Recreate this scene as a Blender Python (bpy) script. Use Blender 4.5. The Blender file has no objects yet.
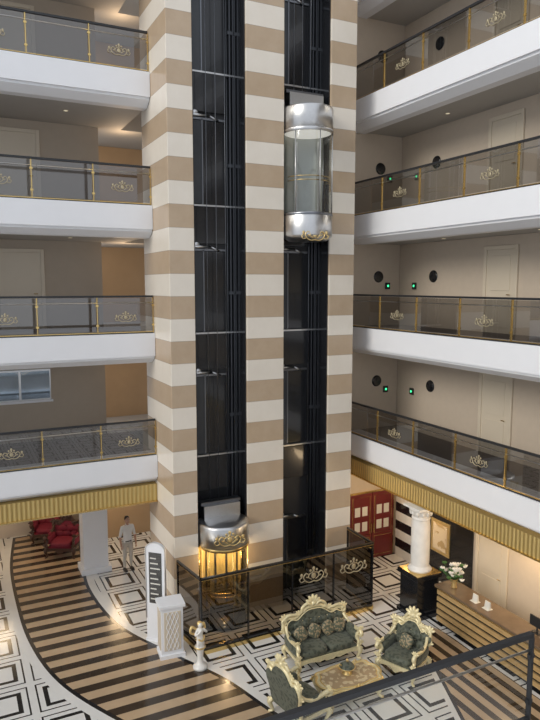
import bpy, bmesh, math, random
from mathutils import Vector, Matrix, Euler
random.seed(4)
pi=math.pi
scn=bpy.context.scene
scn.view_settings.view_transform='Standard'

# ---------------------------------------------------------------- builder
def spl(pts,n=6,closed=False):
    P=[Vector(p) for p in pts]; out=[]; N=len(P)
    rng=N if closed else N-1
    for i in range(rng):
        if closed: a,b,c,d=P[(i-1)%N],P[i],P[(i+1)%N],P[(i+2)%N]
        else: a,b,c,d=P[max(i-1,0)],P[i],P[i+1],P[min(i+2,N-1)]
        for k in range(n):
            t=k/n
            out.append(0.5*((2*b)+(c-a)*t+(2*a-5*b+4*c-d)*t*t+(3*b-a-3*c+d)*t**3))
    if not closed: out.append(P[-1])
    return out

class B:
    def __init__(s): s.v=[];s.f=[];s.m=[];s.sm=[];s.mats=[]
    def add(s,vs,fs,mat,smooth=False,M=None):
        if mat not in s.mats: s.mats.append(mat)
        mi=s.mats.index(mat); o=len(s.v)
        for p in vs:
            p=Vector(p)
            s.v.append(M@p if M is not None else p)
        for f in fs:
            s.f.append([i+o for i in f]); s.m.append(mi); s.sm.append(smooth)
    def box(s,a,b,mat,M=None):
        x0,y0,z0=a;x1,y1,z1=b
        v=[(x0,y0,z0),(x1,y0,z0),(x1,y1,z0),(x0,y1,z0),(x0,y0,z1),(x1,y0,z1),(x1,y1,z1),(x0,y1,z1)]
        f=[(3,2,1,0),(4,5,6,7),(0,1,5,4),(1,2,6,5),(2,3,7,6),(3,0,4,7)]
        s.add(v,f,mat,False,M)
    def pane(s,x0,x1,z0,z1,mat,M=None,y=0):
        s.add([(x0,y,z0),(x1,y,z0),(x1,y,z1),(x0,y,z1)],[(0,1,2,3)],mat,False,M)
    def extr(s,prof,axis,a0,a1,mat,M=None,smooth=False):
        n=len(prof);v=[]
        for a in (a0,a1):
            for p in prof:
                v.append({'x':(a,p[0],p[1]),'y':(p[0],a,p[1]),'z':(p[0],p[1],a)}[axis])
        f=[tuple(range(n)),tuple(range(2*n-1,n-1,-1))]
        s.add(v,f,mat,False,M)
        s.add(v,[(i,i+n,(i+1)%n+n,(i+1)%n) for i in range(n)],mat,smooth,M)
    def lathe(s,prof,mat,c=(0,0,0),n=24,a0=0,a1=2*pi,M=None,smooth=True):
        full=abs(a1-a0-2*pi)<1e-4
        k=n if full else n+1; v=[];f=[]
        for i in range(k):
            a=a0+(a1-a0)*i/n
            for r,z in prof: v.append((c[0]+r*math.cos(a),c[1]+r*math.sin(a),c[2]+z))
        L=len(prof)
        for i in range(n):
            j=(i+1)%k
            for q in range(L-1): f.append((i*L+q,j*L+q,j*L+q+1,i*L+q+1))
        s.add(v,f,mat,smooth,M)
    def tube(s,pts,r,mat,n=8,closed=False,M=None):
        P=[Vector(p) for p in pts]; N=len(P)
        R=r if isinstance(r,(list,tuple)) else [r]*N
        if len(R)!=N: R=[R[min(int(i*(len(R)-1)/(N-1)),len(R)-2)]*(1-((i*(len(R)-1)/(N-1))-min(int(i*(len(R)-1)/(N-1)),len(R)-2)))+R[min(int(i*(len(R)-1)/(N-1)),len(R)-2)+1]*((i*(len(R)-1)/(N-1))-min(int(i*(len(R)-1)/(N-1)),len(R)-2)) for i in range(N)]
        v=[];f=[];up=None
        for i in range(N):
            a=P[(i-1)%N] if (closed or i>0) else P[i]
            b=P[(i+1)%N] if (closed or i<N-1) else P[i]
            t=(b-a)
            if t.length<1e-9: t=Vector((0,0,1))
            t.normalize()
            if up is None: up=Vector((0,0,1)) if abs(t.z)<.9 else Vector((1,0,0))
            x=up-t*up.dot(t)
            if x.length<1e-6: x=t.orthogonal()
            x.normalize(); up=x; y=t.cross(x)
            for k in range(n):
                an=2*pi*k/n
                v.append(P[i]+(x*math.cos(an)+y*math.sin(an))*R[i])
        for i in range(N if closed else N-1):
            j=(i+1)%N
            for k in range(n):
                l=(k+1)%n
                f.append((i*n+k,i*n+l,j*n+l,j*n+k))
        if not closed:
            f.append(tuple(range(n-1,-1,-1))); f.append(tuple((N-1)*n+k for k in range(n)))
        s.add(v,f,mat,True,M)
    def ell(s,c,h,mat,e=1.0,nu=16,nv=10,M=None,R=None):
        sg=lambda w,m: math.copysign(abs(w)**m,w)
        v=[];f=[]
        for i in range(nv+1):
            ph=-pi/2+pi*i/nv
            for j in range(nu):
                th=2*pi*j/nu
                p=Vector((h[0]*sg(math.cos(ph),e)*sg(math.cos(th),e),h[1]*sg(math.cos(ph),e)*sg(math.sin(th),e),h[2]*sg(math.sin(ph),e)))
                if R is not None: p=R@p
                v.append(p+Vector(c))
        for i in range(nv):
            for j in range(nu):
                k=(j+1)%nu
                f.append((i*nu+j,i*nu+k,(i+1)*nu+k,(i+1)*nu+j))
        s.add(v,f,mat,True,M)
    def obj(s,name,loc=(0,0,0),rz=0,bevel=0,scale=1,parent=None):
        me=bpy.data.meshes.new(name)
        me.from_pydata([tuple(p) for p in s.v],[],s.f)
        for m in s.mats: me.materials.append(m)
        for p,mi,sm in zip(me.polygons,s.m,s.sm): p.material_index=mi; p.use_smooth=sm
        bm=bmesh.new(); bm.from_mesh(me); bmesh.ops.remove_doubles(bm,verts=bm.verts,dist=1e-5)
        bmesh.ops.recalc_face_normals(bm,faces=bm.faces); bm.to_mesh(me); bm.free()
        o=bpy.data.objects.new(name,me); scn.collection.objects.link(o)
        o.location=loc;o.rotation_euler=(0,0,rz);o.scale=(scale,)*3
        if bevel:
            b=o.modifiers.new('b','BEVEL');b.width=bevel;b.segments=2;b.limit_method='ANGLE'
        if parent: o.parent=parent
        return o

# ---------------------------------------------------------------- materials
class NT:
    def __init__(s,name):
        s.mat=bpy.data.materials.new(name); s.mat.use_nodes=True
        s.t=s.mat.node_tree; s.b=s.t.nodes['Principled BSDF']; s.out=s.t.nodes['Material Output']
    def n(s,typ,**k):
        x=s.t.nodes.new(typ)
        for a,b in k.items(): setattr(x,a,b)
        return x
    def l(s,a,b): s.t.links.new(a,b)
    def m(s,op,a,b=None,c=None):
        x=s.n('ShaderNodeMath',operation=op)
        for i,q in enumerate((a,b,c)):
            if q is None: continue
            if isinstance(q,(int,float)): x.inputs[i].default_value=q
            else: s.l(q,x.inputs[i])
        return x.outputs[0]
    def mix(s,f,a,b):
        x=s.n('ShaderNodeMix',data_type='RGBA')
        for i,q in ((0,f),(6,a),(7,b)):
            if isinstance(q,(int,float)): x.inputs[i].default_value=q
            elif isinstance(q,tuple): x.inputs[i].default_value=(*q,1)
            else: s.l(q,x.inputs[i])
        return x.outputs[2]
    def co(s):
        tc=s.n('ShaderNodeTexCoord'); sp=s.n('ShaderNodeSeparateXYZ'); s.l(tc.outputs['Object'],sp.inputs[0])
        return tc.outputs['Object'],sp.outputs
    def noise(s,sc,det=4,vec=None,rough=.5):
        x=s.n('ShaderNodeTexNoise'); x.inputs['Scale'].default_value=sc;x.inputs['Detail'].default_value=det
        x.inputs['Roughness'].default_value=rough
        if vec is not None: s.l(vec,x.inputs['Vector'])
        return x.outputs[0]
    def bump(s,h,st=.3,d=.01):
        x=s.n('ShaderNodeBump');x.inputs['Strength'].default_value=st;x.inputs['Distance'].default_value=d
        s.l(h,x.inputs['Height']);s.l(x.outputs[0],s.b.inputs['Normal'])
def pmat(name,col,rough=.5,metal=0,var=.06,nscale=3,bump=0,bscale=40,emit=None,es=0,coat=0):
    q=NT(name); c,xyz=q.co()
    n=q.noise(nscale,4,c)
    a=tuple(max(0,x*(1-var)) for x in col); b=tuple(min(1,x*(1+var)) for x in col)
    q.l(q.mix(n,a,b),q.b.inputs['Base Color'])
    q.b.inputs['Roughness'].default_value=rough;q.b.inputs['Metallic'].default_value=metal
    q.b.inputs['Coat Weight'].default_value=coat
    if bump: q.bump(q.noise(bscale,3,c),bump)
    if emit: q.b.inputs['Emission Color'].default_value=(*emit,1);q.b.inputs['Emission Strength'].default_value=es
    return q.mat
def glassmat(name,tint,rough=.02,base=.05,gcol=(1,1,1)):
    q=NT(name); q.t.nodes.remove(q.b)
    tr=q.n('ShaderNodeBsdfTransparent');tr.inputs[0].default_value=(*tint,1)
    gl=q.n('ShaderNodeBsdfGlossy');gl.inputs['Roughness'].default_value=rough;gl.inputs[0].default_value=(*gcol,1)
    lw=q.n('ShaderNodeLayerWeight');lw.inputs[0].default_value=.5
    f=q.m('ADD',q.m('MULTIPLY',q.m('POWER',lw.outputs['Facing'],4.0),1-base),base)
    mx=q.n('ShaderNodeMixShader');q.l(f,mx.inputs[0]);q.l(tr.outputs[0],mx.inputs[1]);q.l(gl.outputs[0],mx.inputs[2])
    q.l(mx.outputs[0],q.out.inputs[0]); return q.mat

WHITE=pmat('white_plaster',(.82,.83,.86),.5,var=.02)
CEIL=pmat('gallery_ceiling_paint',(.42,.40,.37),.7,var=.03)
SLABF=pmat('gallery_carpet',(.20,.17,.15),.9,var=.1)
BEIGE=pmat('beige_wallpaper',(.58,.49,.39),.6,var=.05,nscale=6)
GREYW=pmat('grey_beige_wall',(.46,.39,.31),.6,var=.05,nscale=5)
TAN=pmat('tan_panel_wall',(.50,.35,.21),.45,var=.1,nscale=2)
CREAMD=pmat('cream_door_paint',(.66,.58,.46),.4,var=.03)
BLACK=pmat('black_lacquer',(.012,.013,.016),.16,var=.3,coat=.3)
BLACKM=pmat('black_matte_metal',(.02,.021,.024),.4,var=.2)
DGREY=pmat('dark_smoked_panel',(.05,.055,.062),.2,var=.2)
STEEL=pmat('brushed_steel',(.62,.62,.62),.30,1,var=.08,nscale=20)
STEELD=pmat('dark_steel',(.22,.23,.25),.3,1)
BRASS=pmat('polished_brass',(.70,.51,.21),.27,1,var=.1)
GOLD=pmat('gold_leaf',(.80,.61,.28),.36,.75,var=.2,nscale=25,bump=.4,bscale=45)
EMB=pmat('antique_gold_emblem',(.50,.43,.29),.45,.6,var=.2)
CREAMG=pmat('cream_gilt_wood',(.82,.71,.44),.38,.3,var=.25,nscale=22,bump=.5,bscale=50)
REDW=pmat('burgundy_door_leather',(.15,.018,.018),.35,var=.2)
REDV=pmat('burgundy_velvet',(.20,.012,.03),.7,var=.3,nscale=8)
PAPER=pmat('paper_notice',(.72,.70,.64),.6)
LEAF=pmat('leaf_green',(.06,.16,.04),.5,var=.4,nscale=10)
PETAL=pmat('white_petals',(.85,.82,.75),.6,var=.1)
SKIN=pmat('skin',(.45,.26,.18),.5,var=.06)
HAIR=pmat('dark_hair',(.02,.014,.01),.6,var=.3,nscale=40)
SHIRT=pmat('white_shirt_cloth',(.85,.83,.80),.8,var=.04,bump=.3,bscale=20)
TROUS=pmat('pale_trousers_cloth',(.58,.53,.46),.8,var=.06,bump=.3,bscale=20)
SHOE=pmat('dark_shoes',(.03,.02,.015),.4)
MARBW=pmat('white_veined_marble',(.80,.78,.74),.25,var=.14,nscale=5)
LAMPW=pmat('warm_downlight',(1,.9,.7),.5,emit=(1,.85,.6),es=.4)
GREENL=pmat('green_exit_light',(.1,.9,.4),.5,emit=(.05,1,.35),es=2)
GLASS=glassmat('smoked_railing_glass',(.40,.40,.40),.015,.13)
GLASSF=glassmat('clear_railing_glass',(.84,.86,.85),.015,.05)
GLASSC=glassmat('clear_cabin_glass',(.86,.88,.88),.02,.08)
GLASSB=glassmat('black_tinted_glass',(.19,.17,.15),.02,.08)
SCREEN=pmat('dark_display_screen',(.015,.018,.022),.12)
LAMPC=pmat('elevator_ceiling_light',(1,.9,.6),.5,emit=(1,.85,.55),es=1.5)
LAMPD=pmat('dim_elevator_ceiling_light',(.8,.8,.75),.5,emit=(1,.95,.85),es=.5)
CABP=pmat('pale_grey_cabin_panel',(.36,.37,.33),.3,.3,var=.1)
CABG=pmat('gilt_cabin_panel',(.75,.56,.22),.3,.7,var=.15)

STR_PH=(1-((14.58/1.1)%1))
def stripes_marble():
    q=NT('striped_marble'); c,xyz=q.co()
    z=q.m('FRACT',q.m('ADD',q.m('DIVIDE',xyz[2],1.1),STR_PH))
    f=q.m('LESS_THAN',z,.5)
    n=q.noise(2.2,8,c,.65)
    tan=q.mix(n,(.44,.325,.215),(.56,.435,.31)); cr=q.mix(n,(.75,.68,.58),(.86,.80,.71))
    col=q.mix(f,cr,tan)
    j=q.m('LESS_THAN',q.m('ABSOLUTE',q.m('SUBTRACT',q.m('FRACT',q.m('ADD',q.m('DIVIDE',xyz[2],.55),STR_PH*2)),.5)),.49)
    col=q.mix(j,(.38,.31,.24),col)
    q.l(col,q.b.inputs['Base Color']); q.b.inputs['Roughness'].default_value=.22
    return q.mat
STRIPE=stripes_marble()

def floor_mat():
    q=NT('patterned_marble_floor'); c,xyz=q.co()
    T=1.2
    u=q.m('ABSOLUTE',q.m('SUBTRACT',q.m('FRACT',q.m('DIVIDE',xyz[0],T)),.5))
    v=q.m('ABSOLUTE',q.m('SUBTRACT',q.m('FRACT',q.m('DIVIDE',xyz[1],T)),.5))
    d=q.m('MAXIMUM',u,v)
    ring=q.m('MULTIPLY',q.m('GREATER_THAN',d,.235),q.m('LESS_THAN',d,.315))
    line=q.m('MULTIPLY',q.m('GREATER_THAN',d,.405),q.m('LESS_THAN',d,.435))
    f=q.m('MAXIMUM',ring,line)
    n=q.noise(1.7,7,c,.6)
    w=q.mix(n,(.70,.69,.66),(.82,.81,.78)); k=q.mix(n,(.008,.008,.009),(.03,.03,.03))
    q.l(q.mix(f,w,k),q.b.inputs['Base Color']); q.b.inputs['Roughness'].default_value=.16
    return q.mat
FLOORM=floor_mat()
def inlay(axis,T=.52,name='striped_inlay_marble'):
    q=NT(name); c,xyz=q.co()
    f=q.m('LESS_THAN',q.m('FRACT',q.m('DIVIDE',xyz[axis],T)),.47)
    n=q.noise(3,6,c)
    q.l(q.mix(f,q.mix(n,(.44,.31,.19),(.58,.43,.28)),q.mix(n,(.030,.021,.015),(.055,.038,.027))),q.b.inputs['Base Color'])
    q.b.inputs['Roughness'].default_value=.18
    return q.mat
INX=inlay(1);INY=inlay(0,.34,'striped_inlay_marble_desk')
def damask(name,a,b,sc=14):
    q=NT(name); c,xyz=q.co()
    v=q.n('ShaderNodeTexVoronoi',feature='SMOOTH_F1'); v.inputs['Scale'].default_value=sc; q.l(c,v.inputs['Vector'])
    n=q.noise(sc*2,3,c)
    f=q.m('GREATER_THAN',q.m('ADD',v.outputs[0],q.m('MULTIPLY',n,.5)),.62)
    q.l(q.mix(f,a,b),q.b.inputs['Base Color']); q.b.inputs['Roughness'].default_value=.6
    q.b.inputs['Sheen Weight'].default_value=.2
    q.bump(v.outputs[0],.5,.02)
    return q.mat
GREENV=damask('green_damask',(.045,.054,.036),(.10,.11,.078))
CUSH=damask('cushion_brocade',(.34,.26,.15),(.10,.11,.07),22)
def ribbed_gold():
    q=NT('ribbed_gold_band'); c,xyz=q.co()
    s=q.m('ADD',xyz[0],xyz[1])
    w=q.m('ABSOLUTE',q.m('SUBTRACT',q.m('FRACT',q.m('DIVIDE',s,.11)),.5))
    q.l(q.mix(q.m('MULTIPLY',w,2),(.45,.32,.11),(.68,.51,.21)),q.b.inputs['Base Color'])
    q.b.inputs['Metallic'].default_value=.5;q.b.inputs['Roughness'].default_value=.4
    q.bump(w,.8,.05)
    return q.mat
RIBG=ribbed_gold()

def emblem(b,M,s=1.0,mat=None):
    mat=mat or GOLD
    for sx in (-1,1):
        def p(x,z): return (sx*x*s,0,z*s)
        pts=[p(.0,-.12),p(.1,-.14),p(.2,-.10),p(.26,0),p(.2,.08),p(.13,.04),p(.15,-.02),p(.19,.0)]
        b.tube(spl(pts,4),.014*s,mat,5,M=M)
        pts=[p(.05,-.08),p(.13,-.02),p(.1,.06),p(.03,.08),p(.0,.14)]
        b.tube(spl(pts,4),.012*s,mat,5,M=M)
        pts=[p(.24,-.08),p(.32,-.1),p(.36,-.03),p(.31,.0)]
        b.tube(spl(pts,4),.012*s,mat,5,M=M)
        b.ell(p(.31,.05),(.035*s,.012*s,.05*s),mat,M=M,nu=8,nv=5)
        b.ell(p(.08,.13),(.03*s,.012*s,.03*s),mat,M=M,nu=8,nv=5)
    b.ell((0,0,.17*s),(.035*s,.014*s,.045*s),mat,M=M,nu=8,nv=5)
    b.ell((0,0,0),(.06*s,.014*s,.07*s),mat,M=M,nu=10,nv=6)

# ---------------------------------------------------------------- room shell
FL=[4.3,7.56,10.82,14.08,17.34]
TOP=18.6
XL=4.80; YL=16.4; XR=10.8; WR=12.8; WE=16.6; WB=19.5
b=B(); b.box((-12,-8,-.2),(16,26,0),FLOORM); b.obj('floor')

for i,z in enumerate(FL):
    b=B(); y0=YL
    prof=[(y0,z),(y0,z-.60),(y0+.07,z-.60),(y0+.07,z-.66),(y0+.32,z-.80),(y0+.6,z-.80),(y0+.6,z)]
    b.extr(prof,'x',-12,XL-.01,WHITE)
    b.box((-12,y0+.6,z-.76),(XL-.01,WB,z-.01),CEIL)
    b.box((-12,y0+.6,z-.01),(XL-.01,WB,z),SLABF)
    if i:
        for k in range(4):
            b.lathe([(0,z-.77),(.05,z-.77),(.06,z-.765)],LAMPW,(-6+k*3,y0+1.6,0),12)
    if i==0:
        b.box((-12,y0+.1,z-1.26),(XL-.01,y0+.35,z-.805),RIBG)
        b.box((-12,y0+.06,z-1.30),(XL-.01,y0+.38,z-1.26),BRASS)
    b.obj('balcony_slab_left',bevel=0)
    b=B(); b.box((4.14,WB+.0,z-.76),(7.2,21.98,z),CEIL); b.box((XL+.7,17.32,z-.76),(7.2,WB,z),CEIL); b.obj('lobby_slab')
b=B(); b.box((-12,WB+.005,3.0),(4.13,WB+.2,TOP),GREYW); b.obj('wall_back_left')
b=B(); b.box((4.14,22.0,0),(10.2,22.2,TOP),TAN); b.obj('wall_lobby')
b=B(); b.box((-12,23.6,0),(10,23.8,3.3),BEIGE); b.obj('wall_ground_back')
b=B(); b.box((-12,WB+.21,3.04),(3.89,23.59,3.3),WHITE); b.obj('ceiling_ground_left')
for i,z in enumerate(FL):
    b=B(); x0=XR
    prof=[(x0,z),(x0,z-.60),(x0+.07,z-.60),(x0+.07,z-.66),(x0+.32,z-.80),(x0+.6,z-.80),(x0+.6,z)]
    b.extr(prof,'y',-8,WE-.01,WHITE)
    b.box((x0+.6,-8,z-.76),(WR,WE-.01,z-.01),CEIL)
    b.box((x0+.6,-8,z-.01),(WR,WE-.01,z),SLABF)
    for k in range(5):
        if i: b.lathe([(0,z-.77),(.05,z-.77),(.06,z-.765)],LAMPW,(x0+1.3,1+k*3.2,0),12)
    if i==0:
        b.box((x0+.1,-8,z-1.26),(x0+.35,WE-.01,z-.805),RIBG)
        b.box((x0+.06,-8,z-1.30),(x0+.38,WE-.01,z-1.26),BRASS)
    b.obj('balcony_slab_right')
b=B(); b.box((WR+.01,-8,0),(WR+.2,WE+.2,TOP),BEIGE); b.obj('wall_right')
b=B(); b.box((10.1,WE,0),(WR,WE+.2,TOP),BEIGE); b.obj('wall_end')

def column(x0,x1,y1):
    b=B(); b.box((x0,15.1,0.0),(x1,y1,TOP),STRIPE); b.obj('striped_marble_column',bevel=.012)
column(XL,5.44,17.3); column(6.84,7.90,16.1); column(9.29,10.08,WE-.02)

def shaft(x0,x1):
    b=B(); yb=15.9
    b.box((x0+.001,yb,0),(x1-.001,yb+.15,TOP),BLACKM)
    b.box((x0+.001,15.16,0),(x0+.03,yb,TOP),BLACK)
    b.box((x1-.03,15.16,0),(x1-.001,yb,TOP),BLACK)
    for xr in (x1-.16,x1-.07):
        b.box((xr,15.80,0),(xr+.035,15.86,TOP),STEELD)
    b.tube([(x1-.22,15.84,0),(x1-.22,15.84,TOP)],.012,STEELD,6)
    b.box((x0+.05,15.84,0),(x0+.08,yb,TOP),STEELD)
    for z in [0]+FL:
        if z:
            b.box((x0+.03,15.80,z-.95),(x1-.24,yb,z-.02),BLACK)
            b.box((x0+.03,15.785,z-.02),(x1-.03,yb,z+.02),STEEL)
        b.box((x0+.10,15.86,z+.05),(x0+.50,yb,z+2.1),DGREY)
        b.box((x0+.53,15.875,z+.05),(x1-.26,yb,z+2.1),BLACK)
        b.box((x0+.50,15.84,z+.02),(x0+.53,yb,z+2.15),STEELD)
        b.box((x0+.08,15.84,z+2.12),(x1-.26,yb,z+2.17),STEELD)
        b.box((x0+.10,15.83,z+.05),(x0+.125,yb,z+2.1),STEEL)
        b.tube([(x0+.08,15.82,z+2.22),(x0+.7,15.82,z+2.22)],.04,STEEL,8)
        b.tube([(x0+.7,15.82,z+2.22),(x0+.95,15.82,z+2.12)],.025,STEEL,8)
        b.ell((x0+.32,15.81,z+2.28),(.08,.03,.06),STEEL)
        b.tube([(x0+.25,15.83,z+.05),(x0+.22,15.83,z+2.1)],.012,STEELD,6)
        b.box((x1-.2,15.79,z+1.0),(x1-.04,15.86,z+1.08),STEELD)
    b.obj('elevator_shaft')
shaft(5.44,6.84); shaft(7.90,9.29)

# ---------------------------------------------------------------- elevators
def elevator(loc,lower=True):
    b=B(); R=.645
    b.lathe([(0,0),(R,0),(R,.05),(0,.05)],BLACK,n=40)
    if lower:
        b.lathe([(R,.04),(R+.015,.02),(R+.015,-.52),(R,-.56),(.50,-.66),(0,-.68)],STEEL,n=40)
        b.lathe([(R+.02,.03),(R+.03,0),(R+.02,-.03)],STEELD,n=40)
        emblem(b,Matrix.Translation((-.12,-R+.02,-.54))@Matrix.Rotation(-.2,4,'Z'),1.0)
    b.lathe([(R-.01,.05),(R-.01,2.1)],GLASSC,n=32,a0=-pi-.35,a1=.35)
    b.lathe([(R-.03,.05),(R-.03,2.1)],CABP if lower else CABG,n=20,a0=.35,a1=pi-.35)
    for k in range(5 if not lower else 3):
        a=.55+k*(pi-1.1)/(4 if not lower else 2)
        w_=.05
        b.lathe([(R-.05,.15),(R-.05,2.0)],STEELD if not lower else STEEL,n=4,a0=a-w_,a1=a+w_)
    for a in (-pi-.35,-pi*.82,-pi*.5,-pi*.18,.35):
        x,y=R*math.cos(a),R*math.sin(a)
        b.tube([(x,y,.03),(x,y,2.1)],.013,STEEL if lower else BRASS,8)
    for zr in (.85,.95):
        b.tube([((R-.07)*math.cos(a),(R-.07)*math.sin(a),zr) for a in [pi+i*pi/20 for i in range(21)]],.014,BRASS,8)
    b.lathe([(0,2.09),(R-.03,2.09)],LAMPD if lower else LAMPC,n=32)
    b.lathe([(R-.02,2.06),(R+.02,2.08),(R+.02,2.66),(R,2.70),(R-.05,2.72),(.3,2.78),(0,2.80)],STEEL,n=40)
    b.lathe([(R+.015,2.06),(R+.035,2.1),(R+.02,2.14)],BRASS if not lower else STEEL,n=40)
    if not lower:
        emblem(b,Matrix.Translation((-.1,-R-.03,2.42))@Matrix.Rotation(-.15,4,'Z'),1.1)
    b.box((-.50,.05,2.74),(.50,.45,3.1),STEEL)
    b.box((-.55,.15,3.1),(.55,.38,3.18),STEELD)
    for x in (-.25,0,.25): b.tube([(x,.3,3.18),(x,.3,TOP-loc[2]-.05)],.008,STEELD,5)
    b.obj('glass_elevator_car',loc)
elevator((8.595,15.11,10.62),True)
elevator((6.14,15.11,.02),False)

# ---------------------------------------------------------------- railings
def railing(p0,p1,z,n,emb=(),h=.96,post=None,glass=None,pw=.014):
    post=post or BRASS; glass=glass or GLASS
    d=Vector((p1[0]-p0[0],p1[1]-p0[1],0)); L=d.length; a=math.atan2(d.y,d.x)
    b=B(); w=L/n
    b.box((0,-.03,h-.03),(L,.03,h+.02),BLACKM)
    b.tube([(0,.0,h-.17),(L,.0,h-.17)],.013,STEEL,6)
    b.box((0,-.02,.03),(L,.02,.05),post)
    b.box((0,-.03,0.0),(L,.03,.03),BLACKM)
    for i in range(n):
        b.pane(i*w+.03,(i+1)*w-.03,.07,h-.04,glass)
        if i in emb: emblem(b,Matrix.Translation(((i+.5)*w,-.014,.42)),.76,EMB)
    for i in range(n+1):
        x=i*w
        b.box((x-pw,-.024,0),(x+pw,.024,h-.03),post)
        for zz in (.2,.7): b.box((x-.035,-.018,zz),(x+.035,.018,zz+.045),post)
    b.obj('glass_railing',(p0[0],p0[1],z),a)
for z in FL:
    railing((-6.7,YL+.08),(XL-.03,YL+.08),z,8,(1,3,5,7),pw=.010)
for z in FL:
    railing((XR+.08,WE-.04),(XR+.08,.6),z,10,(1,3,5,7,9))
b=B(); b.box((-8,-6,3.5),(5.2,4.36,4.28),WHITE); b.obj('balcony_slab_front')
railing((-2.2,4.42),(5.2,4.42),4.28,2,post=BLACKM,glass=GLASSF)

# ---------------------------------------------------------------- wall fittings
b=B()
for z in FL[:4]:
    for yy in (15.0,10.4):
        Mx=Matrix.Translation((WR+.0,yy,z+1.5))@Matrix.Rotation(-pi/2,4,'Y')
        b.lathe([(0,.03),(.15,.03),(.17,.02),(.18,0)],BLACK,n=24,M=Mx)
    Mx=Matrix.Translation((12.0,WE,z+1.5))@Matrix.Rotation(pi/2,4,'X')
    b.lathe([(0,.03),(.15,.03),(.17,.02),(.18,0)],BLACK,n=24,M=Mx)
b.obj('round_wall_plaque')
b=B()
for z in FL[:3]:
    b.box((12.25,WE-.04,z+1.12),(12.42,WE-.005,z+1.32),BLACKM); b.ell((12.335,WE-.05,z+1.22),(.035,.01,.035),GREENL,nu=8,nv=6)
    b.box((WR-.04,15.75,z+1.12),(WR-.005,15.92,z+1.32),BLACKM); b.ell((WR-.05,15.83,z+1.22),(.01,.035,.035),GREENL,nu=8,nv=6)
b.obj('emergency_light')
k=1
def sidedoor(y,z,w=.95,h=2.15):
    global k
    b=B(); x=WR
    b.box((x-.05,y-w/2-.1,z),(x,y-w/2,z+h+.1),CREAMD); b.box((x-.05,y+w/2,z),(x,y+w/2+.1,z+h+.1),CREAMD)
    b.box((x-.05,y-w/2,z+h),(x,y+w/2,z+h+.1),CREAMD)
    b.box((x-.02,y-w/2,z),(x,y+w/2,z+h),CREAMD)
    for zz in ((.15,.95),(1.1,2.0)):
        b.box((x-.035,y-w/2+.15,z+zz[0]),(x-.02,y+w/2-.15,z+zz[1]),CREAMD)
    b.tube([(x-.06,y-w/2+.1,z+1.0),(x-.06,y-w/2+.22,z+1.0)],.012,BRASS,6)
    b.obj('door_%d'%k,bevel=.008); k+=1
for z in FL[:4]:
    sidedoor(12.4,z); sidedoor(8.2,z)
sidedoor(12.3,0)
MIRR=pmat('window_pane',(.30,.36,.42),.06,.8,var=.3,nscale=1.5)
def win(x0,x1,z0,z1,y,name):
    b=B()
    b.box((x0,y-.04,z0),(x1,y,z1),STEEL)
    n=6;w=(x1-x0)/n
    for i in range(n): b.box((x0+i*w+.03,y-.045,z0+.05),(x0+(i+1)*w-.03,y-.04,z1-.05),MIRR)
    b.box((x0-.05,y-.07,z0-.06),(x1+.05,y-.001,z0),WHITE)
    b.obj(name)
win(-2.5,2.55,FL[0]+1.20,FL[0]+2.1,WB-.0,'window_1')
for i,z in enumerate(FL[:4]):
    if not i: continue
    b=B()
    b.box((1.4,WB-.03,z),(2.4,WB-.001,z+2.15),CREAMD);b.box((1.3,WB-.06,z),(1.4,WB-.001,z+2.25),CREAMD);b.box((2.4,WB-.06,z),(2.5,WB-.001,z+2.25),CREAMD);b.box((1.4,WB-.06,z+2.15),(2.4,WB-.001,z+2.25),CREAMD)
    b.tube([(2.3,WB-.07,z+1.0),(2.18,WB-.07,z+1.0)],.012,BRASS,6)
    b.obj('door_%d'%k,bevel=.006); k+=1
# ---------------------------------------------------------------- ground left
b=B(); b.box((3.3,WB-.1,0),(4.05,WB+.5,3.03),WHITE); b.box((3.22,WB-.18,0),(4.13,WB+.58,.18),WHITE); b.box((3.24,WB-.16,2.8),(4.11,WB+.56,3.03),WHITE); b.obj('white_pillar',bevel=.02)
def strip(L,R,mat,z,b):
    l=spl(L,8);r=spl(R,8);n=len(l);v=[];f=[]
    for i in range(n): v+= [(l[i].x,l[i].y,z),(r[i].x,r[i].y,z)]
    for i in range(n-1): f.append((2*i,2*i+1,2*i+3,2*i+2))
    b.add(v,f,mat)
Lp=[(1.7,23.5,0),(1.4,21.0,0),(1.35,18.5,0),(1.45,16.2,0),(1.85,14.2,0),(2.7,12.4,0),(3.8,10.7,0),(5.0,8.7,0),(5.6,6,0)]
Rp=[(3.75,23.5,0),(3.4,20.5,0),(3.2,18.4,0),(3.5,16.0,0),(4.35,14.1,0),(5.1,12.6,0),(5.6,11.0,0),(6.3,9.2,0),(6.9,6.5,0)]
def off(P,d):
    o=[]
    for i,p in enumerate(P):
        a=Vector(P[max(i-1,0)]);c=Vector(P[min(i+1,len(P)-1)]);t=(c-a).normalized();o.append(Vector(p)+Vector((-t.y,t.x,0))*d)
    return o
WM=pmat('white_marble_border',(.76,.75,.72),.18)
b=B()
strip(off(Lp,-.30),off(Rp,.30),WM,.002,b); strip(off(Lp,-.09),off(Rp,.09),BLACK,.004,b); strip(Lp,Rp,INX,.006,b)
b.obj('striped_floor_inlay')
Lq=[(7.6,6,0),(8.3,7.6,0),(9.0,9.2,0),(9.6,10.6,0),(10.2,12.0,0),(10.3,12.6,0)]
Rq=[(10.9,6,0),(10.9,7.6,0),(10.9,9.2,0),(10.9,10.6,0),(10.9,12.0,0),(10.6,12.6,0)]
b=B(); strip(off(Lq,.2),off(Rq,0),WM,.002,b); strip(off(Lq,.08),Rq,BLACK,.004,b); strip(Lq,Rq,INY,.006,b)
b.obj('striped_floor_inlay')

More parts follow.
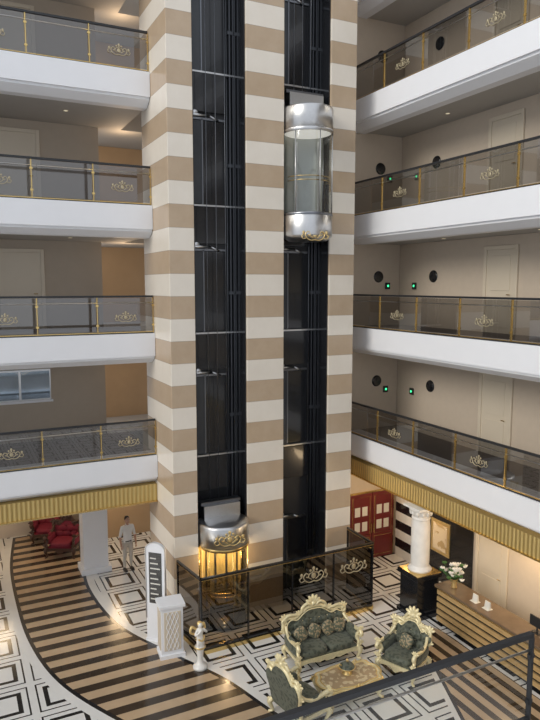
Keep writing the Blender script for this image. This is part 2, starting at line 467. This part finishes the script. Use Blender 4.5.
# glass enclosure
b=B(); E0=(5.02,13.8);E1=(9.95,13.8);H=1.9
def panel(b,p,q,n):
    d=Vector((q[0]-p[0],q[1]-p[1],0));L=d.length;M=Matrix.Translation((p[0],p[1],0))@Matrix.Rotation(math.atan2(d.y,d.x),4,'Z')
    b.box((0,-.06,0),(L,.06,.10),BRASS,M); b.box((0,-.03,.10),(L,.03,.16),BLACK,M)
    b.box((0,-.03,H-.05),(L,.03,H),BLACK,M); b.box((0,-.034,H-.065),(L,.034,H-.05),BRASS,M)
    for i in range(n): b.pane(i*L/n+.01,(i+1)*L/n-.01,.16,H-.05,GLASSB,M)
    for i in range(n+1):b.box((i*L/n-.02,-.02,.1),(i*L/n+.02,.02,H),BLACK,M)
    return M
M=panel(b,E0,E1,4)
for i in (2,3):
    emblem(b,M@Matrix.Translation(((i+.5)*4.93/4,-.02,1.35)),1.15,EMB)  # gold scrolls added to imitate golden reflections in the glass
panel(b,(4.85,15.02),E0,1); panel(b,E1,(9.95,15.02),1)
b.obj('glass_enclosure')

# ---------------------------------------------------------------- furniture
def leafclust(b,c,s,mat,M=None,flip=1):
    for a in (-1.1,-.55,0,.55,1.1):
        R=Matrix.Rotation(a,3,'Y')
        p=Vector(c)+R@Vector((0,0,.07*s))
        b.ell(p,(.026*s,.02*s,.06*s),mat,M=M,R=R,nu=8,nv=6)
    b.ell(c,(.04*s,.035*s,.04*s),mat,M=M,nu=10,nv=6)
def seat(name,W,loc,rz,fab=None,wood=None,nc=1,cush=True,crest=1.28):
    fab=fab or GREENV; wood=wood or CREAMG
    b=B(); hw=W/2; D=.36
    b.box((-hw+.07,-D,.27),(hw-.07,D,.37),fab)
    cw=(W-.22)/nc
    for i in range(nc):
        b.ell((-hw+.11+cw*(i+.5),-.03,.43),(cw/2,.36,.095),fab,e=.45,nu=24,nv=10)
    n=int(14*W)+4
    top=[(-hw+.03+(W-.06)*i/n,.335) for i in range(n+1)]
    bot=[(x,.21+.045*abs(math.sin(i*pi/ (n/ (3 if W>1.2 else 2)) )) - (.05 if abs(x)<.1 else 0)) for i,(x,_) in enumerate(top)]
    b.extr(top+bot[::-1],'y',-D-.035,-D+.01,wood)
    for sx in (-1,1):
        b.box((sx*(hw-.05)-.02,-D,.24),(sx*(hw-.05)+.02,D,.33),wood)
        for y,s2 in ((-D+.02,-1),(D-.02,1)):
            x=sx*(hw-.06)
            pts=[(x,y,.33),(x+sx*.05,y+s2*.05,.24),(x+sx*.02,y+s2*.02,.12),(x+sx*.0,y,.05),(x+sx*.06,y+s2*.05,.022)]
            b.tube(spl(pts,5),[.055,.06,.035,.025,.032],wood,8)
            b.ell((x+sx*.055,y+s2*.045,.024),(.038,.038,.024),wood,nu=8,nv=6)
            leafclust(b,(x+sx*.04,y+s2*.06,.26),.7,wood)
        x=sx*(hw-.05)
        b.ell((x,.03,.53),(.075,.34,.14),fab,e=.6,nu=18,nv=10)
        pts=[(x,D-.02,.82),(x+sx*.03,D-.14,.72),(x+sx*.05,.05,.665),(x+sx*.05,-.18,.68),(x+sx*.05,-.34,.70),(x+sx*.05,-.42,.65),(x+sx*.04,-.39,.585),(x+sx*.03,-.34,.60)]
        b.tube(spl(pts,6),[.04,.035,.04,.045,.05,.048,.035,.025],wood,8)
        b.ell((x+sx*.03,-.02,.685),(.05,.16,.035),fab,nu=12,nv=8)
        pts=[(x+sx*.03,-.33,.66),(x+sx*.0,-.28,.55),(x+sx*.02,-.34,.44),(x,-.36,.33)]
        b.tube(spl(pts,6),[.035,.05,.035,.05],wood,8)
        leafclust(b,(x+sx*.04,-.40,.40),.8,wood); leafclust(b,(x+sx*.06,-.36,.72),.8,wood)
    Mb=Matrix.Translation((0,D-.03,.33))@Matrix.Rotation(-.17,4,'X')
    cz=crest-.33; sh=cz*.66
    half=[(.0,cz-.09),(hw*.22,cz-.10),(hw*.40,cz-.17),(hw*.62,sh+.02),(hw*.82,sh+.05),(hw*.97,sh-.03),(hw*1.0,sh-.18),(hw*.9,.3),(hw*.88,0)]
    o3=spl([(x,0,z) for x,z in half],6)
    outl=[(-p.x,p.z) for p in o3[::-1]][:-1]+[(p.x,p.z) for p in o3]
    b.extr(outl,'y',-.05,.05,fab,Mb)
    rows=3; cols=max(3,int(W*4.2))
    for r in range(rows):
        for c in range(cols):
            u=(c+.5+(.5 if r%2 else 0))/cols
            if u>1: continue
            x=(-1+2*u)*hw*.80; z=.24+r*.2
            top=sh+.02 if abs(x)>hw*.5 else cz-.2
            if z>top-.08: continue
            b.ell((x,-.055,z),(hw*.95/cols,.05,.115),fab,M=Mb,nu=12,nv=8)
            b.ell((x+hw*.8/cols,-.075,z+.09),(.013,.01,.013),wood,M=Mb,nu=6,nv=4)
    fr=[(p[0],-.02,p[1]) for p in outl]
    b.tube(fr,.045,wood,8,M=Mb)
    b.tube([(p[0]*.90,-.055,p[1]*.93) for p in outl],.016,wood,6,M=Mb)
    leafclust(b,(0,-.04,cz-.02),1.7,wood,Mb)
    for sx in (-1,1):
        sc=[(sx*.03,-.04,cz-.10),(sx*hw*.2,-.05,cz+.0),(sx*hw*.38,-.05,cz-.08),(sx*hw*.36,-.05,cz-.16),(sx*hw*.26,-.05,cz-.13)]
        b.tube(spl(sc,6),[.03,.04,.035,.028,.02],wood,7,M=Mb)
        sc=[(sx*hw*.45,-.04,cz-.2),(sx*hw*.6,-.05,sh+.10),(sx*hw*.82,-.05,sh+.12),(sx*hw*1.02,-.05,sh+.02),(sx*hw*.98,-.05,sh-.07),(sx*hw*.88,-.05,sh-.03)]
        b.tube(spl(sc,6),[.025,.035,.04,.035,.03,.02],wood,7,M=Mb)
        leafclust(b,(sx*hw*.5,-.05,cz-.22),.9,wood,Mb); leafclust(b,(sx*hw*.95,-.05,sh+.03),1.2,wood,Mb)
        leafclust(b,(sx*hw*1.0,-.04,sh-.25),.9,wood,Mb)
    if cush:
        cl=[(-.55,.3),(-.15,-.2),(.25,.25),(.58,-.3)] if W>1.2 else [(.0,.2)]
        for cx,an in cl:
            R=(Matrix.Rotation(-.35,3,'X')@Matrix.Rotation(an+.78 if W>1.2 else .2,3,'Y'))
            b.ell((cx*hw*1.1,.12,.68),(.16,.06,.16),CUSH,e=.6,nu=16,nv=8,R=R)
    return b.obj(name,loc,rz)
WAL=pmat('dark_walnut',(.07,.03,.015),.35)
seat('ornate_sofa',1.66,(7.5,12.35,.0),-.03,nc=2,crest=1.22)
seat('ornate_armchair',.92,(8.92,11.1,.0),-1.15,crest=1.2)
seat('ornate_armchair',1.0,(6.02,10.78,.0),1.75,crest=1.36)
seat('red_velvet_armchair',.95,(3.0,21.3,.006),-.5,fab=REDV,wood=WAL,cush=False,crest=1.15)
seat('red_velvet_armchair',.95,(2.7,22.8,.006),-.3,fab=REDV,wood=WAL,cush=False,crest=1.15)

b=B()
n=64; out=[]
for i in range(n):
    a=2*pi*i/n; r=1+.05*math.cos(8*a)
    c,s_=math.cos(a),math.sin(a)
    out.append((.72*math.copysign(abs(c)**.6,c)*r,.42*math.copysign(abs(s_)**.6,s_)*r))
b.extr(out,'z',.42,.47,CREAMG); TT=damask('table_top_inlay',(.62,.50,.30),(.40,.28,.15),9)
b.extr([(x*.86,y*.84) for x,y in out],'z',.465,.478,TT)
b.tube([(x,y,.455) for x,y in out],.028,GOLD,8,closed=True)
b.tube([(x*.87,y*.85,.478) for x,y in out],.012,GOLD,6,closed=True)
b.extr([(x*.86,y*.82) for x,y in out],'z',.34,.42,CREAMG)
for sx in (-1,1):
    for sy in (-1,1):
        x,y=sx*.56,sy*.30
        b.tube(spl([(x,y,.42),(x+sx*.07,y+sy*.05,.32),(x+sx*.03,y+sy*.02,.16),(x,y,.07),(x+sx*.07,y+sy*.05,.025)],6),[.06,.065,.04,.028,.035],CREAMG,8)
        b.ell((x+sx*.07,y+sy*.05,.026),(.04,.04,.026),GOLD)
        leafclust(b,(x+sx*.08,y+sy*.07,.33),1,GOLD)
        b.tube(spl([(x,y,.12),(x*.5,y*.4,.18),(0,0,.14)],5),.02,CREAMG,7)
    leafclust(b,(0,sx*.40,.36),1.3,GOLD)
    b.tube(spl([(sx*.5,-.36,.36),(sx*.35,-.37,.30),(sx*.15,-.38,.35),(0,-.38,.29)],5),.022,GOLD,7)
b.obj('ornate_coffee_table',(7.3,10.9,0),-.03)
b=B()
b.lathe([(0,0),(.10,0),(.11,.015),(.05,.04),(.035,.07),(.10,.10),(.17,.15),(.18,.17),(.16,.165),(.0,.12)],GOLD,n=24)
b.lathe([(.17,.165),(.12,.23),(.05,.27),(.0,.28)],GREENV,n=24)
for sx in (-1,1): b.tube(spl([(sx*.16,0,.14),(sx*.24,0,.2),(sx*.2,0,.26),(sx*.14,0,.22)],5),.014,GOLD,6)
b.ell((0,0,.30),(.03,.03,.04),GOLD)
b.obj('ornamental_tureen',(7.3,10.97,.479))

b=B()
b.lathe([(0,0),(.17,0),(.17,.06),(.12,.09),(.08,.14),(.065,.2),(.08,.42),(.11,.5),(.12,.54),(.0,.54)],MARBW,n=20)
b.lathe([(.125,.50),(.14,.52),(.125,.545)],GOLD,n=20)
pts=[(0,0,.54),(.01,0,.66),(-.01,0,.80),(0,0,.93),(0,0,.98)]
b.tube(spl(pts,5),[.07,.085,.075,.085,.035],MARBW,12)
b.ell((0,-.01,1.05),(.055,.06,.07),MARBW); b.ell((0,.01,1.08),(.062,.06,.055),GOLD)
for sx in (-1,1):
    b.tube(spl([(sx*.07,0,.93),(sx*.14,-.04,.86),(sx*.10,-.12,.92),(sx*.03,-.13,1.0)],5),[.032,.028,.022,.018],MARBW,8)
    b.tube(spl([(sx*.04,0,.68),(sx*.06,-.03,.6),(sx*.05,.0,.53)],4),[.05,.04,.03],MARBW,8)
    b.tube(spl([(sx*.03,.05,.9),(sx*.15,.1,1.0),(sx*.19,.1,.88),(sx*.08,.07,.8)],5),[.02,.035,.03,.015],GOLD,6)
b.tube(spl([(-.08,-.06,.74),(0,-.1,.70),(.09,-.04,.76),(.06,.08,.72),(-.06,.08,.70)],5),.02,GOLD,6)
b.obj('cherub_statue',(4.80,13.30,0),.2)

b=B()
b.box((-.3,-.25,0),(.3,.25,.1),WHITE); b.box((-.26,-.21,.1),(.26,.21,1.25),WHITE); b.box((-.31,-.26,1.25),(.31,.26,1.33),WHITE)
b.box((-.2,-.235,.2),(.2,-.21,1.15),CREAMD)
for i in range(-4,5):
    for s_ in (-1,1):
        x0=i*.1
        pts=[(x0-s_*.2,-.24,.2),(x0+s_*.2,-.24,1.15)]
        q=[Vector(pts[0]).lerp(Vector(pts[1]),t/8) for t in range(9)]
        q=[p for p in q if abs(p.x)<=.2]
        if len(q)>1: b.tube(q,.009,WHITE,5)
b.box((-.285,-.15,.2),(-.26,.15,1.15),CREAMD)
b.obj('carved_white_cabinet',(4.38,14.18,0),-.1,bevel=.008)
b=B()
b.box((-.28,-.05,0),(.28,.05,.07),WHITE)
b.box((-.26,-.035,.07),(.26,.035,2.35),WHITE)
arc=[(.26*math.cos(pi*i/16),2.35+.2*math.sin(pi*i/16)) for i in range(17)]
b.extr(arc,'y',-.035,.035,WHITE)
b.box((-.17,-.045,1.0),(.17,-.035,2.3),BLACK)
for i in range(9): b.box((-.13,-.05,1.1+i*.13),(.13-.05*(i%3),-.045,1.13+i*.13),PAPER)
b.tube([(-.26,-.04,.6),(-.26,-.04,2.35)]+[(p[0],-.04,p[1]) for p in arc[::-1]]+[(.26,-.04,.6)],.018,STEEL,6)
b.obj('information_sign_stand',(4.24,14.85,0),-.75,bevel=.004)

# ---------------------------------------------------------------- reception
b=B(); px,py=11.0,13.1
b.box((px-.42,py-.42,0),(px+.42,py+.42,.12),BLACK); b.box((px-.36,py-.36,.12),(px+.36,py+.36,1.08),BLACK); b.box((px-.42,py-.42,1.08),(px+.42,py+.42,1.2),BLACK)
b.box((px-.40,py-.40,1.19),(px+.40,py+.40,1.215),BRASS)
b.lathe([(.30,1.215),(.32,1.26),(.28,1.32),(.24,1.36),(.25,1.5),(.25,2.45),(.235,2.62),(.25,2.64),(.25,2.68),(.22,2.7)],MARBW,(px,py,0),28)
b.lathe([(.22,2.68),(.24,2.74),(.30,2.86),(.34,2.93),(.30,2.96)],MARBW,(px,py,0),28)
for i in range(12):
    a=2*pi*i/12; b.ell((px+.27*math.cos(a),py+.27*math.sin(a),2.83),(.045,.045,.09),MARBW,nu=8,nv=6)
b.box((px-.34,py-.34,2.94),(px+.34,py+.34,2.99),MARBW)
b.obj('marble_column_on_plinth',bevel=.006)

BRZ=pmat('bronze_gold_slat',(.62,.42,.19),.35,.3,var=.25,nscale=6,bump=.3,bscale=15)
b=B(); x0,x1,y0,y1=11.05,11.6,7.2,12.45
b.box((x0+.05,y0,0),(x1,y1,1.0),BLACK)
for i in range(5):
    z=.08+i*.18
    b.box((x0+.0,y0,z),(x0+.055,y1,z+.115),BRZ)
b.box((x0-.06,y0-.04,1.0),(x1+.05,y1+.04,1.06),pmat('brown_marble_top',(.16,.11,.07),.15,var=.3,nscale=5)); b.box((x0-.065,y0-.045,.985),(x1+.05,y1+.045,1.0),BRASS)
b.obj('reception_desk',bevel=.006)
b=B()
b.lathe([(0,0),(.07,0),(.08,.02),(.06,.1),(.09,.22),(.10,.25)],GOLD,n=16)
for i in range(48):
    a=random.random()*2*pi; r=random.random()*.32; h=.3+random.random()*.32
    p=(r*math.cos(a),r*math.sin(a),h)
    b.tube([(0,0,.2),(p[0]*.6,p[1]*.6,h*.7),p],.006,LEAF,4)
    for kx in range(5):
        an=kx*2*pi/5+a; R=Matrix.Rotation(an,3,'Z')@Matrix.Rotation(.9,3,'Y')
        b.ell(Vector(p)+R@Vector((0,0,.035)),(.026,.015,.05),PETAL if i%3 else LEAF,nu=6,nv=4,R=R)
b.obj('flower_vase',(11.3,12.1,1.061))
def monitor(loc,rz):
    b=B(); b.box((-.1,-.08,0),(.1,.08,.015),BLACKM); b.box((-.015,-.01,.015),(.015,.01,.2),BLACKM)
    b.box((-.2,-.02,.12),(.2,.015,.36),BLACKM); b.box((-.185,-.022,.135),(.185,-.02,.345),SCREEN); b.obj('computer_monitor',loc,rz,bevel=.004)
monitor((11.45,9.6,1.061),pi/2)
b=B()
for i,y in enumerate((0,.40)):
    b.box((-.08,y-.10,0),(.08,y+.10,.012),PAPER)
    b.extr([(-.02,.012),(.05,.012),(.025,.18),(.01,.18)],'y',y-.08,y+.08,PAPER)
b.obj('brochure_holder',(11.25,10.9,1.061))
b=B(); b.lathe([(0,0),(.07,0),(.07,.015),(.012,.03),(.012,.25)],BRASS,n=16); b.lathe([(.15,.24),(.08,.42)],PAPER,n=20); b.obj('desk_lamp',(11.3,9.0,1.061))
b=B(); yy=WE-.005
b.box((10.98,yy-.06,0),(12.74,yy,2.25),BRASS)
for i in range(2):
    xa=11.03+i*.84; b.box((xa,yy-.09,.02),(xa+.82,yy-.06,2.2),REDW)
    b.tube([(xa+.08,yy-.095,.12),(xa+.74,yy-.095,.12),(xa+.74,yy-.095,.75),(xa+.08,yy-.095,.75)],.014,BRASS,6,closed=True)
    b.tube([(xa+.08,yy-.095,.85),(xa+.74,yy-.095,.85),(xa+.74,yy-.095,2.1),(xa+.08,yy-.095,2.1)],.014,BRASS,6,closed=True)
    for j in range(2):
        for kx in range(2):
            b.box((xa+.16+kx*.28,yy-.10,.98+j*.5),(xa+.36+kx*.28,yy-.09,1.28+j*.5),PAPER)
    b.tube([(xa+(.78 if i==0 else .04),yy-.13,.9),(xa+(.78 if i==0 else .04),yy-.13,1.2)],.015,BRASS,6)
b.obj('door_double_burgundy',bevel=.004)
b=B()
for i in range(10): b.box((WR-.04,15.3,i*.3),(WR,16.45,i*.3+.3),BLACK if i%2 else MARBW)
b.obj('striped_wall_panel')
b=B(); b.box((WR-.03,13.0,0),(WR,15.2,2.9),BLACK)
b.box((WR-.06,13.9,.85),(WR-.03,14.7,1.85),GOLD); b.box((WR-.07,14.0,.95),(WR-.055,14.6,1.75),damask('painting_canvas',(.4,.27,.12),(.6,.48,.32),4)); b.obj('framed_painting')

# ---------------------------------------------------------------- person
def person(loc,rz):
    J={};V=[];E=[];R=[]
    def v(n,p,r,par=None):
        J[n]=len(V);V.append(p);R.append(r if isinstance(r,tuple) else (r,r))
        if par: E.append((J[par],J[n]))
    v('pelvis',(0,0,.93),(.15,.11)); v('waist',(0,0,1.06),(.135,.10),'pelvis'); v('chest',(0,0,1.24),(.155,.115),'waist')
    v('ub',(0,.0,1.37),(.13,.09),'chest'); v('neck',(0,0,1.46),(.055,.055),'ub'); v('neck2',(0,-.01,1.51),(.052,.052),'neck')
    for s,n in ((-1,'l'),(1,'r')):
        v('sh'+n,(s*.17,0,1.39),(.062,.062),'ub'); v('el'+n,(s*.235,.01,1.12),(.042,.042),'sh'+n)
        v('fa'+n,(s*.245,-.03,1.02),(.038,.038),'el'+n); v('wr'+n,(s*.24,-.08,.88),(.024,.028),'fa'+n)
        v('pm'+n,(s*.235,-.095,.81),(.022,.036),'wr'+n)
        v('hp'+n,(s*.09,0,.86),(.095,.1),'pelvis'); v('kn'+n,(s*.10,-.015,.49),(.062,.065),'hp'+n)
        v('cf'+n,(s*.105,.01,.34),(.055,.06),'kn'+n); v('an'+n,(s*.11,.01,.09),(.038,.042),'cf'+n)
    me=bpy.data.meshes.new('p'); me.from_pydata(V,E,[]); o=bpy.data.objects.new('p',me); scn.collection.objects.link(o)
    o.modifiers.new('s','SKIN')
    for i,d in enumerate(me.skin_vertices[0].data): d.radius=R[i]; d.use_root=(i==0)
    o.modifiers.new('u','SUBSURF').levels=2
    bpy.context.view_layer.update()
    dg=bpy.context.evaluated_depsgraph_get()
    nm=bpy.data.meshes.new_from_object(o.evaluated_get(dg)); bpy.data.objects.remove(o)
    nm.materials.clear()
    for m in (SKIN,SHIRT,TROUS,SHOE): nm.materials.append(m)
    for p in nm.polygons:
        c=p.center; p.use_smooth=True
        if c.z>1.455: p.material_index=0
        elif abs(c.x)>.19 and c.z<1.10: p.material_index=0
        elif c.z>.93 : p.material_index=1
        elif abs(c.x)>.2: p.material_index=0
        else: p.material_index=2
    root=bpy.data.objects.new('man_standing',None); scn.collection.objects.link(root); root.location=loc; root.rotation_euler=(0,0,rz)
    bd=bpy.data.objects.new('body',nm); scn.collection.objects.link(bd); bd.parent=root
    b=B()
    b.ell((0,-.01,1.60),(.073,.092,.115),SKIN,nu=20,nv=14); b.ell((0,-.035,1.545),(.052,.06,.055),SKIN,nu=14,nv=8)
    b.ell((0,-.105,1.59),(.012,.018,.024),SKIN,nu=8,nv=6)
    for s in (-1,1):
        b.ell((s*.074,0,1.59),(.012,.02,.03),SKIN,nu=8,nv=6)
        b.ell((s*.03,-.092,1.612),(.012,.008,.007),PETAL,nu=8,nv=6); b.ell((s*.03,-.099,1.612),(.005,.003,.006),HAIR,nu=6,nv=4)
        b.ell((s*.03,-.096,1.632),(.018,.006,.004),HAIR,nu=8,nv=4)
    b.ell((0,-.096,1.548),(.022,.007,.006),pmat('lips',(.4,.15,.12),.5),nu=8,nv=4)
    b.ell((0,.02,1.645),(.080,.092,.088),HAIR,nu=20,nv=12)
    b.obj('head',parent=root)
    b=B()
    for s in (-1,1):
        b.tube(spl([(0,-.06,1.435),(s*.045,-.05,1.46),(s*.06,0,1.475),(0,.055,1.48)],4),.012,SHIRT,6)
        for i in range(4):
            y=-.065-.022*i; L=(.075,.085,.08,.06)[i]
            b.tube(spl([(s*.236,y-.005,.80),(s*.236,y-.008,.80-L*.5),(s*.228,y-.0,.80-L)],3),[.0095,.009,.007],SKIN,6)
        b.tube(spl([(s*.232,-.115,.84),(s*.215,-.15,.81),(s*.21,-.15,.775)],3),[.012,.011,.008],SKIN,6)
        b.ell((s*.112,-.05,.045),(.048,.13,.045),SHOE,e=.8); b.box((s*.112-.04,-.16,0),(s*.112+.04,.07,.02),SHOE)
    b.tube([(.145*math.cos(a),.105*math.sin(a),.955) for a in [2*pi*i/20 for i in range(20)]],.016,SHOE,6,closed=True)
    b.obj('hands_shoes_belt',parent=root)
person((4.60,19.2,0),.15)

# ---------------------------------------------------------------- daylit facade frames behind the viewer
b=B()
for i in range(9): b.box((-12+i*3.3,-8.2,0),(-11.85+i*3.3,-8.0,TOP),STEELD)
for i in range(7): b.box((-12,-8.2,i*3.1),(15,-8.0,i*3.1+.15),STEELD)
b.obj('window_2')
b=B()
for i in range(9): b.box((-12.2,-8+i*3.2,0),(-12,-7.85+i*3.2,TOP),STEELD)
for i in range(7): b.box((-12.2,-8,i*3.1),(-12,17,i*3.1+.15),STEELD)
b.obj('window_3')

# ---------------------------------------------------------------- light
w=bpy.data.worlds.new('World'); scn.world=w; w.use_nodes=True
bg=w.node_tree.nodes['Background']; bg.inputs[0].default_value=(.87,.92,1,1); bg.inputs[1].default_value=.92
s=bpy.data.lights.new('sun','SUN'); s.energy=1.6; s.angle=.45; s.color=(1,.94,.84)
so=bpy.data.objects.new('sun',s); scn.collection.objects.link(so)
so.rotation_euler=Vector((.85,.25,-.42)).to_track_quat('-Z','Y').to_euler()
def plight(name,loc,e,col=(1,.74,.45),r=.4,sp=.0):
    l=bpy.data.lights.new(name,'POINT'); l.energy=e;l.color=col;l.shadow_soft_size=r; l.specular_factor=sp
    o=bpy.data.objects.new(name,l); scn.collection.objects.link(o); o.location=loc
plight('lamp_elevator',(6.14,15.0,1.8),80,r=.1)
plight('lamp_hall',(4.7,21.0,2.5),55)
plight('lamp_reception',(11.9,14.6,2.6),60)
plight('lamp_desk',(11.9,10.6,2.6),90)
plight('lamp_lounge',(1,21.5,2.5),45)
for z in FL[:4]: plight('lamp_lobby',(4.9,19.6,z+2.1),26,col=(1,.7,.42))

# ---------------------------------------------------------------- camera
cam=bpy.data.cameras.new('Camera'); co=bpy.data.objects.new('Camera',cam); scn.collection.objects.link(co)
cam.sensor_fit='VERTICAL'; cam.sensor_height=36; cam.lens=32.3
co.location=(0,0,8.8); co.rotation_euler=(math.radians(83.4),0,math.radians(-26.4))
scn.camera=co
